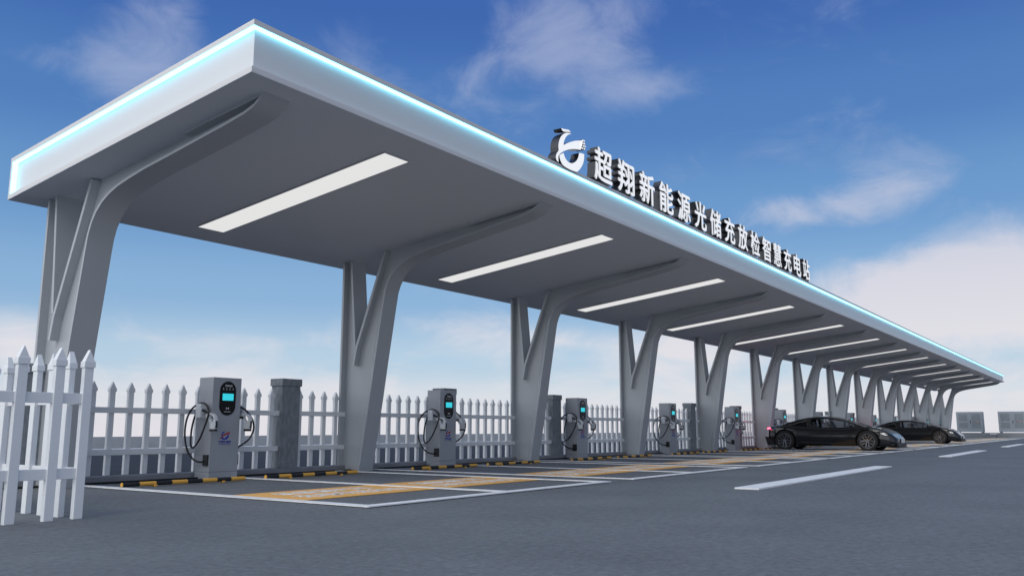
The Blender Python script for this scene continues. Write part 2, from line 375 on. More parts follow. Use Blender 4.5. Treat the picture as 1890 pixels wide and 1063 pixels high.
# low walls round the yard and the plinth at the far end
w = mb('wall'); w.box(-60, 86.9, 33.6, 33.9, 0, .46); tag(w.build('boundary_wall'), 'long low grey wall far behind the picket fence', 'wall', kind='thing')
pl = mb('concrete'); pl.bbox(87.0, 92.5, -70, 33.4, -.05, .44, .015)
pl = pl.build('concrete_plinth'); tag(pl, 'long low concrete plinth across the far end under the grey cabinets', 'plinth')
s_ = mb('kerb'); s_.bbox(86.1, 86.985, 8.70, 9.32, 0, .30, .01)
s_.use('rim'); s_.bbox(86.05, 86.985, 8.66, 9.16, .302, .40, .01)
tag(s_.build('concrete_step'), 'small pale concrete step against the plinth between the two grey cabinets', 'step')

# ------------------------------------------------------------------ power cabinets
def cabinet(y0, y1, label):
    t = thing('power_cabinet', (87.5, (y0 + y1) / 2, .44), label, 'cabinet', 'power cabinets on the plinth')
    hw = (y1 - y0) / 2; D = 1.0
    b = mb('cab'); b.bbox(0.03, D, -hw, hw, .09, 1.87, .012); b.build('housing', t)
    for sy in (-1, 1):
        d = mb('cab'); a0, a1 = sorted((sy * .008, sy * (hw - .02))); d.bbox(0, .028, a0, a1, .11, 1.85, .006); door = d.build('door', t)
        for (z0, z1) in ((.42, .93), (1.05, 1.70)):
            v = mb('vent'); c0 = (a0 + a1) / 2; vw = .36
            v.box(-.004, .004, c0 - vw, c0 + vw, z0, z1)
            n = int((z1 - z0) / .065)
            for i in range(n):
                z = z0 + (i + .5) * (z1 - z0) / n
                v.use('cab'); v.box(-.022, -.004, c0 - vw, c0 + vw, z - .012, z + .012)
            v.build('vent', door)
    d = mb('vent'); d.box(-.03, -.003, -hw * .78, -hw * .22, .965, 1.015); d.use('red'); d.box(-.036, -.03, -hw * .40, -hw * .30, .967, 1.013); d.box(-.036, -.03, -hw * .75, -hw * .68, .97, 1.01)
    d.use('orangelamp'); d.box(-.036, -.03, -hw * .62, -hw * .58, .97, 1.01); d.build('indicator_strip', t)
    for sy in (-1, 1):
        for x in (.12, D - .12):
            f = mb('vent'); f.box(x - .07, x + .07, sy * (hw - .12) - .07, sy * (hw - .12) + .07, 0, .092); f.build('foot', t)
    h = mb('black'); h.box(-.03, -.001, -.09, -.05, .85, 1.1); h.build('handle', t)
    return t
cabinet(9.78, 11.90, 'grey double-door power cabinet just right of the last canopy column')
cabinet(6.45, 8.57, 'grey double-door power cabinet cut off by the right edge of the picture')

# ------------------------------------------------------------------ canopy
CX0, CX1, CYF, CYB, ZF, ZB, TH = 5.685, 83.43, 7.473, 12.876, 4.697, 4.071, 0.618
KS = (ZB - ZF) / (CYB - CYF)
def cz(y): return ZF + KS * (y - CYF)
canopy = thing('canopy', (0, 0, 0), 'long grey parking canopy on fourteen forked columns with cyan lit fascia', 'canopy')
def slab(name, mk, x0, x1, y0, y1, d0, d1, parent):
    """sloped box: bottom d0 and top d1 above the soffit plane"""
    m = mb(mk); m.prism([(y0, cz(y0) + d0), (y1, cz(y1) + d0), (y1, cz(y1) + d1), (y0, cz(y0) + d1)], x0, x1); return m.build(name, parent)
RB, RC = .066, .10     # rim height, recess depth
slab('soffit', 'ceiling', CX0 + .001, CX1 - .001, CYF + .001, CYB - .001, -.004, .001, canopy)
slab('roof_deck', 'steel', CX0 + .12, CX1 - .12, CYF + .12, CYB - .12, TH - .06, TH - .012, canopy)
def rim(name, d0, d1):
    m = mb('rim')
    for (x0, x1, y0, y1) in ((CX0, CX1, CYF, CYF + RC), (CX0, CX1, CYB - RC, CYB), (CX0, CX0 + RC, CYF + RC, CYB - RC), (CX1 - RC, CX1, CYF + RC, CYB - RC)):
        m.prism([(y0, cz(y0) + d0), (y1, cz(y1) + d0), (y1, cz(y1) + d1), (y0, cz(y0) + d1)], x0, x1)
    return m.build(name, canopy)
rim('lower_rim', .0015, RB); rim('upper_rim', TH - RB, TH)
for x0, x1 in ((CX0 + .001, CX0 + RC), (CX1 - RC, CX1 - .001)):
    m = mb('rim')
    y0, y1 = CYB - .045, CYB - .001
    m.prism([(y0, cz(y0) + RB), (y1, cz(y1) + RB), (y1, cz(y1) + TH - RB), (y0, cz(y0) + TH - RB)], x0, x1)
    m.build('corner_rim', canopy)
fc = mb('panel')  # recessed panel
for (x0, x1, y0, y1) in ((CX0 + .068, CX1 - .068, CYF + .068, CYF + .12), (CX0 + .068, CX1 - .068, CYB - .12, CYB - .068), (CX0 + .068, CX0 + .12, CYF + .12, CYB - .12), (CX1 - .12, CX1 - .068, CYF + .12, CYB - .12)):
    fc.prism([(y0, cz(y0) + RB), (y1, cz(y1) + RB), (y1, cz(y1) + TH - RB), (y0, cz(y0) + TH - RB)], x0, x1)
fc.build('fascia_panel', canopy)
ld = mb('led'); T0, T1 = TH - RB - .012, TH - RB - .0005; LD = .0675
for (x0, x1, y0, y1) in ((CX0 + .006, CX1 - .006, CYF + .006, CYF + LD), (CX0 + .006, CX0 + LD, CYF + LD + .0005, CYB - .046), (CX1 - LD, CX1 - .006, CYF + LD + .0005, CYB - .046)):
    ld.prism([(y0, cz(y0) + T0), (y1, cz(y1) + T0), (y1, cz(y1) + T1), (y0, cz(y0) + T1)], x0, x1)
y0, y1 = CYB - .075, CYB - .046
ld.prism([(y0, cz(y0) + RB + .0005), (y1, cz(y1) + RB + .0005), (y1, cz(y1) + T0 - .0005), (y0, cz(y0) + T0 - .0005)], CX0 + .006, CX0 + LD)
ld.build('led_strip', canopy)
for x in (8.412, 14.63, 20.746, 26.687, 32.728, 38.70, 44.66, 50.50, 56.45, 62.35, 68.35, 74.25, 80.3):
    f = slab('ceiling_light', 'lampframe', x - .01, x + .495, 8.03, 12.24, -.031, -.0045, canopy)
    slab('diffuser', 'lamp', x, x + .485, 8.04, 12.23, -.0345, -.0312, f)

# columns: I-section forks
def col_meshes():
    p = thing('column', (0, 0, 0), None, None)
    front = [(11.925, 0), (11.80, .72), (11.68, 1.43), (11.575, 2.1), (11.465, 2.75), (11.39, 3.2), (11.35, 3.42), (11.29, 3.58), (11.20, 3.72), (11.06, 3.85), (10.90, 3.94),
             (10.70, 4.015), (10.45, 4.075), (10.10, 4.145), (9.6, 4.22), (9.0, 4.315), (8.4, 4.41), (8.10, 4.465), (7.93, 4.52), (7.82, 4.59), (7.745, cz(7.745) - .001)]
    F, H0, H1 = .045, .0, .375
    wx0, wx1 = .125, .25
    e = .01
    # web outline: back, V notch, arm
    web = [(12.49, 0.02), (12.49, cz(12.49) - .003), (12.31, cz(12.31) - .003), (12.135, 2.40), (11.40, cz(11.40) - .003)] + [(7.80, cz(7.80) - .003)] + [(a + e, b + e * .8) for a, b in front[-2:1:-1]] + [(11.935, 0.02)]
    m = mb('steel'); m.prism(web, wx0, wx1); web_o = m.build('web', p)
    m = mb('steel'); P = [Vector(q) for q in front]; rings = []
    for i, q in enumerate(P):
        d = Vector((0, 0))
        if i > 0: d += (P[i] - P[i - 1]).normalized()
        if i < len(P) - 1: d += (P[i + 1] - P[i]).normalized()
        d.normalize(); nrm = Vector((d.y, -d.x)); th = .16 if i < 7 else (.16 - .10 * (i - 6) / 5 if i < 11 else .055)
        if i > 16: th = .035
        o_ = q + nrm * .035; i_ = q + nrm * th
        rings.append([m.bm.verts.new(v) for v in ((H0, q.x, q.y), (H1, q.x, q.y), (H1, o_.x, o_.y), (H1 - .105, i_.x, i_.y), (H0 + .105, i_.x, i_.y), (H0, o_.x, o_.y))])
    for A, B in zip(rings, rings[1:]):
        for j in range(6): m.face([A[j], A[(j + 1) % 6], B[(j + 1) % 6], B[j]], True)
    m.face(rings[0]); m.face(rings[-1]); m.build('front_flange', p)
    m = mb('steel'); m.ribbon([(12.525, 0), (12.525, cz(12.525) - .002)], .05, H0, H1, side=1); m.build('back_flange', p)
    m = mb('steel'); m.ribbon([(12.275, cz(12.275) - .002), (12.11, 2.40)], .05, H0, H1, side=1); m.build('inner_flange', p)
    m = mb('steel'); m.ribbon([(11.40, cz(11.40) - .002), (12.125, 2.36), (12.19, 2.03)], .055, H0, H1, side=-1); m.build('brace_flange', p)
    m = mb('steel'); m.prism([(7.80, cz(7.80) - .03), (9.30, cz(9.30) - .03), (9.30, cz(9.30) - .001), (7.76, cz(7.76) - .001)], H0 + .004, H1 - .004); m.build('top_plate', p)
    return p
col0 = col_meshes(); col0.parent = canopy
for k_ in ('label', 'category'):
    if k_ in col0: del col0[k_]
# turn the Empty into the web mesh itself so a column is web > flanges
webo = [c for c in kids(col0) if c.name.startswith('web')][0]
for c in kids(col0):
    if c != webo: c.parent = webo
webo.parent = canopy; bpy.data.objects.remove(col0); webo.name = 'column'; webo.data.name = 'column'
webo.location.x = 6.09
for k in range(1, 14):
    c = copy_tree(webo, canopy); c.location.x = 6.09 + 5.9 * k

# ------------------------------------------------------------------ roof sign
sign = thing('roof_sign', (13.65, 7.45, 5.31), 'white three-dimensional Chinese lettering with a round emblem standing on the canopy roof edge', 'sign')
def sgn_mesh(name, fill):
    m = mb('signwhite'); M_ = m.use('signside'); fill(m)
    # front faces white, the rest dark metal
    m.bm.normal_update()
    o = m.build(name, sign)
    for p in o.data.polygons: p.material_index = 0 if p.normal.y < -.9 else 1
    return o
chars = '超翔新能源光储充放检智慧充电站'
DEP = .165
for i, ch in enumerate(chars):
    xc = 13.655 + i * .9235 - 13.65
    w_, h_ = (.70, .665)
    def fill(m):
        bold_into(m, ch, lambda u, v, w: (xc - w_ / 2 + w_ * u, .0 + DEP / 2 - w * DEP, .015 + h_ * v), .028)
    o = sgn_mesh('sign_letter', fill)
# emblem, drawn in (u, v): u 0..1 across 1.04 m, v 0..1 up .72 m, as prisms
def bez(P, n=10):
    out = []
    for i in range(n + 1):
        t = i / n; a, b, c_, d = [Vector(q) for q in P]
        out.append(tuple(a * (1 - t) ** 3 + b * 3 * t * (1 - t) ** 2 + c_ * 3 * t * t * (1 - t) + d * t ** 3))
    return out
def path(*segs):
    pts = []
    for s in segs:
        q = bez(s) if len(s) == 4 else list(s)
        if pts and (Vector(pts[-1]) - Vector(q[0])).length < 1e-5: q = q[1:]
        pts += q
    if (Vector(pts[0]) - Vector(pts[-1])).length < 1e-5: pts.pop()
    return pts
# emblem outlines in unit coordinates
def smooth_loop(P):
    """Catmull-Rom through a closed outline, keeping sharp corners"""
    out = []; n = len(P); P = [Vector(p) for p in P]
    def sharp(k):
        a = (P[k] - P[k - 1]).normalized(); b = (P[(k + 1) % n] - P[k]).normalized(); return a.dot(b) < .55
    for k in range(n):
        p1, p2 = P[k], P[(k + 1) % n]; p0 = p1 if sharp(k) else P[k - 1]; p3 = p2 if sharp((k + 1) % n) else P[(k + 2) % n]
        for q in range(3):
            u = q / 3; v = 0.5 * ((2 * p1) + (-p0 + p2) * u + (2 * p0 - 5 * p1 + 4 * p2 - p3) * u * u + (-p0 + 3 * p1 - 3 * p2 + p3) * u ** 3); out.append(tuple(v))
    return out
LEAF = smooth_loop([(0.171, 0.904), (0.252, 0.913), (0.351, 0.943), (0.428, 0.957), (0.491, 0.916), (0.407, 0.907), (0.317, 0.869), (0.229, 0.847), (0.196, 0.869)])
STEM = smooth_loop([(0.491, 0.885), (0.407, 0.881), (0.317, 0.837), (0.218, 0.757), (0.142, 0.648), (0.096, 0.527), (0.078, 0.406), (0.084, 0.306), (0.035, 0.231), (-0.001, 0.147), (0.002, 0.072), (0.033, 0.029), (0.084, 0.012), (0.072, 0.086), (0.079, 0.165), (0.131, 0.243), (0.245, 0.35), (0.361, 0.432), (0.495, 0.503), (0.648, 0.564), (0.815, 0.612), (0.826, 0.701), (0.849, 0.795), (0.885, 0.88), (0.738, 0.819), (0.6, 0.752), (0.447, 0.658), (0.33, 0.574), (0.244, 0.503), (0.251, 0.578), (0.285, 0.669), (0.339, 0.764), (0.406, 0.834)])
BOWL = smooth_loop([(0.105, 0.2), (0.163, 0.248), (0.242, 0.305), (0.267, 0.238), (0.319, 0.173), (0.397, 0.136), (0.497, 0.143), (0.592, 0.2), (0.668, 0.281), (0.724, 0.381), (0.754, 0.506), (0.838, 0.53), (0.929, 0.54), (0.919, 0.411), (0.882, 0.278), (0.81, 0.145), (0.726, 0.041), (0.674, -0.01), (0.521, -0.034), (0.323, -0.03), (0.209, -0.001), (0.148, 0.065), (0.117, 0.129)])
PIX = [(0.878, 0.874), (0.931, 0.89), (0.835, 0.795), (0.888, 0.806), (0.941, 0.819), (0.841, 0.739), (0.904, 0.743), (0.961, 0.755), (0.819, 0.672), (0.875, 0.673), (0.938, 0.685)]
def emblem(m, fn_prism, which=None):
    for nm, poly in (('leaf', LEAF), ('stem', STEM), ('bowl', BOWL)):
        fn_prism(nm, poly)
    for (u, v) in PIX: fn_prism('stem', [(u - .022, v - .022), (u + .022, v - .022), (u + .022, v + .022), (u - .022, v + .022)])
def fill(m):
    emblem(m, lambda nm, poly: m.prism([(-1.66 + 1.04 * u, .0 + .72 * v) for u, v in poly], 0, DEP, axis='y'))
sgn_mesh('sign_emblem', fill)

# ------------------------------------------------------------------ stone pillars, fences
def picket_bm(kx):
    """one picket with a small cap; kx True when the wide face looks along y (fence runs in x)"""
    b = bmesh.new(); m = mb('picket')
    hx, hy = (.043, .029)
    H = 1.37
    m.bbox(-hx, hx, -hy, hy, 0, H, .004)
    m.box(-hx - .009, hx + .009, -hy - .009, hy + .009, H, H + .055)
    z0, z1 = H + .055, H + .165
    a, c = hx + .004, hy + .004
    B = [m.bm.verts.new(p) for p in ((-a, -c, z0), (a, -c, z0), (a, c, z0), (-a, c, z0))]
    T = [m.bm.verts.new(p) for p in ((0, -c * .62, z1), (0, c * .62, z1))]
    m.face([B[0], B[1], T[0]]); m.face([B[1], B[2], T[1], T[0]]); m.face([B[2], B[3], T[1]]); m.face([B[3], B[0], T[0], T[1]])
    b.free()
    return m
proto_p = picket_bm(True).build('picket')
pm = proto_p.data; bpy.data.objects.remove(proto_p)
def picket(parent, loc, rz=0, sc=1):
    o = bpy.data.objects.new('picket', pm); COL.objects.link(o); o.parent = parent; o.location = loc; o.rotation_euler = (0, 0, rz); o.scale = (1, 1, sc); return o
PX0, PPER = 10.70 - 4.62, 4.62
def pillar(x, label):
    t = thing('stone_post', (x, 12.565, 0), label, 'pillar', 'stone pillars of the rear fence')
    a = mb('stone'); a.bbox(-.215, .215, -.145, .150, .10, 1.575, .006); a.build('shaft', t)
    a = mb('stone'); a.bbox(-.235, .235, -.165, .170, 1.577, 1.71, .006); a.build('cap', t)
    return t
nb = {0: 'mottled grey stone pillar at the far left behind the near fence corner', 1: 'mottled grey stone pillar right of the nearest charger', 2: 'mottled grey stone pillar hidden behind the second charger, only its cap showing',
      3: 'mottled grey stone pillar between the third column and the third charger', 4: 'mottled grey stone pillar tucked behind the fourth column', 5: 'mottled grey stone pillar between the fourth charger and the fifth column',
      6: 'mottled grey stone pillar close behind the fifth charger'}
for i in range(17):
    pillar(PX0 + PPER * i, nb.get(i, 'small distant grey stone pillar, %s from the left in the rear fence' % ORD[i]))
for i in range(16):
    xa, xb = PX0 + PPER * i + .215, PX0 + PPER * (i + 1) - .215
    t = thing('picket_fence', ((xa + xb) / 2, 12.55, .11), 'white picket fence panel on the rear kerb, %s from the near end of the canopy' % ORD[i], 'fence', 'rear picket fence panels')
    hw = (xb - xa) / 2
    n = 13
    first = 7.185 - 4.62 * 0
    for q in range(14):
        x = -hw + .10 + q * .3045
        if x > hw - .02: break
        picket(t, (x, 0, 0), 0, .915)
    for z in (.30, .93):
        r_ = mb('picket'); r_.bbox(-hw - .06, hw + .0, -.085, -.040, z - .0, z + .085, .003); r_.build('rail', t)

# near fence corner in front of the first column
nf = thing('picket_fence', (4.3, 7.8, 0), 'big white picket fence row nearest the camera, standing on bare asphalt', 'fence')
for xq in (0.01, -.255, -.585, -.885, -1.18, -1.47): picket(nf, (xq, 0, 0))
for z in (.36, 1.035):
    r_ = mb('picket'); r_.bbox(-2.2, .03, -.012, .034, z, z + .095, .003); r_.build('rail', nf)
nf.location = (4.30, 7.84, 0)
ns = thing('picket_fence', (4.30, 8.13, 0), 'white picket fence side row running back from the near fence corner', 'fence', rz=math.pi / 2)
for q in range(8): picket(ns, (.302 * q, 0, 0))
for z in (.36, 1.035):
    r_ = mb('picket'); r_.bbox(-.22, 2.3, -.034, .0, z, z + .095, .003); r_.build('rail', ns)

# ------------------------------------------------------------------ chargers
def emb_plane(m, u0, v0, w, h, y):
    pass
def make_charger():
    t = thing('charging_station', (0, 0, 0), None, None, 'charging stations along the rear fence')
    HW, D, H = .275, .37, 1.635
    b = mb('charger'); b.bbox(-HW, HW, 0, D, .118, H, .005); b.build('cabinet', t)
    b = mb('charger'); b.bbox(-HW - .002, HW + .002, -.002, D, 0, .115, .004); b.build('base', t)
    # oval display panel: x -.145...165 , z 1.02..1.57
    cx, r, z0, z1 = .01, .155, 1.02, 1.575
    pts = [(cx + r * math.cos(a), z1 - r + r * math.sin(a)) for a in [math.pi * i / 16 for i in range(17)]] + [(cx + r * math.cos(a), z0 + r + r * math.sin(a)) for a in [math.pi + math.pi * i / 16 for i in range(17)]]
    b = mb('gloss'); b.prism(pts, -.010, .001, axis='y'); dp = b.build('display_panel', t)
    b = mb('screen'); b.box(cx - .105, cx + .108, -.0125, -.009, 1.262, 1.375); b.build('screen', dp)
    b = mb('print')
    fn = lambda x0, x1, z0, z1: (lambda u, v, w: (x0 + (x1 - x0) * u, -.0113 - w * .3, z0 + (z1 - z0) * v))
    text_into(b, '超翔新能源', .002, .01, fn(-.055, .085, 1.488, 1.52))
    for i in range(4):
        x = -.085 + i * .063; b.box(x - .007, x + .007, -.0118, -.0102, 1.452, 1.466); b.box(x - .012, x + .012, -.0118, -.0102, 1.436, 1.441)
    for s in (-1, 1):
        b.box(.01 + s * .022 - .005, .01 + s * .022 + .005, -.0118, -.0102, 1.118, 1.150); b.box(.01 + s * .010 - .004, .01 + s * .010 + .004, -.0118, -.0102, 1.124, 1.144)
    b.box(-.055, .005, -.0118, -.0102, 1.076, 1.084); b.box(.012, .075, -.0118, -.0102, 1.076, 1.084)
    b.build('printed_marks', dp)
    b = mb('blue')
    ex, ez, ew, eh = -.085, .635, .17, .125
    def fp(nm, poly):
        b.use('red' if nm == 'stem' and False else 'blue')
        b.prism([(ex + ew * u, ez + eh * v) for u, v in poly], -.0052, -.0008, axis='y')
    emblem(b, fp) if False else None
    # blue crescent bowl and stalk, red swoosh across
    b.prism([(ex + ew * u, ez + eh * v) for u, v in BOWL], -.0042, -.0008, axis='y')
    stalk = path(((.22, .44), (.18, .62), (.24, .84), (.52, .96)), ((.52, .96), (.50, 1.0), (.40, 1.02), (.30, .98)), ((.30, .98), (.20, .94), (.06, .70), (.08, .42)), ((.08, .42), (.12, .42), (.18, .43), (.22, .44)))
    b.prism([(ex + ew * u, ez + eh * v) for u, v in stalk], -.0042, -.0008, axis='y')
    b.use('red')
    sw = path(((-.10, .08), (.02, .40), (.40, .80), (1.02, .92)), ((1.02, .92), (1.02, .84), (1.0, .76), (.98, .68)), ((.98, .68), (.55, .62), (.15, .40), (-.04, .08)), ((-.04, .08), (-.06, .08), (-.08, .08), (-.10, .08)))
    b.prism([(ex + ew * u, ez + eh * v) for u, v in sw], -.0062, -.0044, axis='y')
    b.use('blue')
    text_into(b, '超翔新能源', .002, .035, lambda u, v, w: (-.118 + .236 * u, -.0025 - w * .3, .572 + .042 * v))
    text_into(b, 'CHAO XIANG NEW ENERGY', .002, .01, lambda u, v, w: (-.122 + .238 * u, -.0025 - w * .3, .548 + .013 * v))
    b.build('logo', t)
    # side fittings: the left side at x=-HW, the right at +HW
    for s in (-1, 1):
        h = mb('chargerlight'); X = lambda a, b_: sorted((s * a, s * b_))
        x0, x1 = X(HW, HW + .145)
        h.bbox(x0, x1, .10, .23, 1.115, 1.20, .008)
        h.box(*X(HW + .12, HW + .145), .10, .23, .985, 1.116); h.box(*X(HW, HW + .02), .09, .24, .97, 1.116)
        h.build('cable_hanger', t)
        h = mb('black'); h.bbox(*X(HW, HW + .03), .02, .14, .215, .39, .006); h.build('cable_inlet', t)
        # cable loops hang in planes close to the side
        a = HW + .09
        def P(x, y, z): return (s * x, y, z)
        ctrl = [P(HW + .025, .08, .30), P(HW + .07, .14, .275), P(a, .30, .32), P(a + .02, .44, .46), P(a + .02, .53, .70), P(a + .01, .52, .95), P(a, .40, 1.13), P(a - .01, .23, 1.205), P(a - .01, .12, 1.215),
                P(a - .01, .02, 1.16), P(a, -.04, 1.06), P(a + .01, .01, .88), P(a + .01, .16, .62), P(a + .02, .29, .50), P(a + .03, .345, .56), P(a + .03, .34, .80), P(a + .02, .28, 1.02), P(a + .01, .20, 1.10),
                P(a - .04, .07, 1.07), P(HW + .05, .03, 1.03)]
        C = [Vector(q) for q in ctrl]; pts = []
        for i in range(len(C) - 1):
            p0, p1, p2, p3 = C[max(i - 1, 0)], C[i], C[i + 1], C[min(i + 2, len(C) - 1)]
            for k in range(6):
                u = k / 6; pts.append(0.5 * ((2 * p1) + (-p0 + p2) * u + (2 * p0 - 5 * p1 + 4 * p2 - p3) * u * u + (-p0 + 3 * p1 - 3 * p2 + p3) * u ** 3))
        pts.append(C[-1])
        if s > 0:
            C = [Vector(q) for q in (P(HW + .03, .14, 1.16), P(HW + .10, .07, 1.15), P(HW + .18, .0, 1.05), P(HW + .235, -.05, .92), P(HW + .24, -.06, .78), P(HW + .19, -.03, .64), P(HW + .10, .02, .55), P(HW + .05, .07, .50), P(HW + .03, .08, .42), P(HW + .02, .08, .33))]
            pts = []
            for i in range(len(C) - 1):
                p0, p1, p2, p3 = C[max(i - 1, 0)], C[i], C[i + 1], C[min(i + 2, len(C) - 1)]
                for k in range(6):
                    u = k / 6; pts.append(0.5 * ((2 * p1) + (-p0 + p2) * u + (2 * p0 - 5 * p1 + 4 * p2 - p3) * u * u + (-p0 + 3 * p1 - 3 * p2 + p3) * u ** 3))
            pts.append(C[-1])
        b = mb('cable'); b.tube(pts, .0155, 8); b.build('cable', t)
        # connector gun, in a plane parallel to the side, nozzle down and forward
        gy = lambda u_: .035 - (u_ - 265) / 90 * .25
        gz = lambda v_: 1.05 - (v_ - 415) / 165 * .285
        outer = [(262, 428), (275, 418), (295, 412), (318, 415), (336, 428), (348, 450), (355, 478), (355, 520), (351, 560), (304, 560), (303, 520), (301, 502), (288, 478), (275, 458), (263, 445)]
        hole = [(290, 428), (311, 429), (327, 443), (338, 467), (334, 492), (318, 497), (306, 476), (294, 452)]
        gx0, gx1 = X(HW + .035, HW + .085)
        m2 = mb('chargerlight')
        oc = [(gy(p), gz(q)) for p, q in outer]; hc = [(gy(p), gz(q)) for p, q in hole]
        for xx in (gx0, gx1):
            vo = [m2.bm.verts.new((xx, *q)) for q in oc]; vh = [m2.bm.verts.new((xx, *q)) for q in hc]
            es = [m2.bm.edges.new((L[i], L[(i + 1) % len(L)])) for L in (vo, vh) for i in range(len(L))]
            r = bmesh.ops.triangle_fill(m2.bm, edges=es, use_beauty=True)
            if xx == gx0: vo0, vh0 = vo, vh
        for A, B in ((vo0, vo), (vh0, vh)):
            for i in range(len(A)): m2.face([A[i], A[(i + 1) % len(A)], B[(i + 1) % len(A)], B[i]], True)
        gun = m2.build('charging_gun', t)
        m3 = mb('black'); m3.bbox(gx0 - .003, gx1 + .003, gy(352), gy(303), gz(581), gz(560), .004); m3.bbox(gx0 + .010, gx1 - .010, gy(359), gy(354), gz(552), gz(485), .002); m3.build('gun_tip', gun)
        m4 = mb('black'); m4.box(*X(HW, HW + .034), gy(296), gy(276), gz(462), gz(440)); m4.build('gun_holster', t)
    return t
ch0 = make_charger()
CHX = [8.985, 14.76, 20.58, 26.50, 32.35] + [38.25 + 5.88 * i for i in range(8)]
desc = ['nearest grey charging station, cyan screen and two guns, left of the second column', 'grey charging station with a stone pillar cap behind it, between second and third columns',
        'grey charging station between the third and fourth columns', 'grey charging station between the fourth and fifth columns', 'grey charging station between fifth and sixth columns, left of the tail lamp',
        'grey charging station seen above the tail of the nearer black car', 'grey charging station half hidden by the roof of the nearer black car']
for i, x in enumerate(CHX):
    o = ch0 if i == 0 else copy_tree(ch0)
    o.location = (x, 12.0, 0)
    o['label'] = desc[i] if i < len(desc) else 'small distant grey charging station, %s along the row from the left' % ORD[i]
    o['category'] = 'charger'

# ------------------------------------------------------------------ wheel stops
def make_stop():
    t = thing('wheel_stop', (0, 0, 0), None, None, 'striped wheel stops at the back of the bays')
    L = 2.03; n = 8
    bar = mb('yellow'); SG = 14; r = .031; z = .043
    for i in range(n):
        bar.use('stopblack' if i % 2 == 0 else 'yellow')
        bar.tube([(-L / 2 + L * i / n + .0, 0, z), (-L / 2 + L * (i + 1) / n, 0, z)], r, SG, cap=False)
    bar.use('yellow')
    for x in (-L / 2, L / 2): bar.tube([(x - .004, 0, z), (x + .004, 0, z)], r + .001, SG)
    bar.build('bar', t)
    for x in (-.52, .62):
        f = mb('yellow'); f.bbox(x - .022, x + .022, -.045, .045, 0, .028, .004); f.build('foot', t)
    return t
st0 = make_stop()
cnt = 0
for k in range(13):
    for q in range(2):
        o = st0 if cnt == 0 else copy_tree(st0); cnt += 1
        o.location = (BX0 + k * BP + (1.14 if q == 0 else 3.59), 11.26, 0)
        o['label'] = ('black and yellow striped wheel stop, %s bay of the %s marked pair from the left' % ('left' if q == 0 else 'right', ORD[k]))
        o['category'] = 'wheel stop'

# ------------------------------------------------------------------ cars
def lerp_tab(tab, s):
    if s <= tab[0][0]: return tab[0][1]
    for (a, b), (c_, d) in zip(tab, tab[1:]):
        if s <= c_:
            t = (s - a) / (c_ - a); t = t * t * (3 - 2 * t) * .35 + t * .65
            return b + (d - b) * t
    return tab[-1][1]
CL = 4.86
WF, WR, WRAD, ARC = 1.17, 4.20, .365, .425
HWID = [(0, .62), (.05, .72), (.15, .80), (.35, .88), (.7, .95), (1.17, .985), (1.7, .955), (2.6, .945), (3.4, .965), (4.2, .99), (4.55, .95), (4.75, .88), (4.86, .80)]
SHLD = [(0, .42), (.05, .47), (.2, .58), (.45, .71), (.8, .82), (1.17, .865), (1.5, .86), (2.0, .85), (2.8, .85), (3.5, .885), (4.1, .915), (4.5, .90), (4.75, .87), (4.86, .83)]
CENT = [(0, .44), (.1, .50), (.3, .65), (.6, .77), (1.0, .86), (1.35, .915), (4.15, 1.05), (4.4, .965), (4.7, .935), (4.86, .90)]
BOT = [(0, .20), (.1, .17), (.5, .16), (1.6, .17), (3.6, .17), (4.5, .20), (4.86, .30)]
def side_y(s, z):
    """half width of the body at length s and height z"""
    w = lerp_tab(HWID, s); sh = lerp_tab(SHLD, s); zb = lerp_tab(BOT, s)
    tab = [(zb, w * .93), (zb + .10, w * .985), (zb + .5 * (sh - zb), w), (sh - .10, w * .965), (sh - .03, w * .925), (sh, w * .875)]
    return lerp_tab(tab, z)
def arch(s, zb):
    z = zb
    for c_ in (WF, WR):
        d = ARC ** 2 - (s - c_) ** 2
        if d > 0: z = max(z, WRAD + math.sqrt(d))
    return z
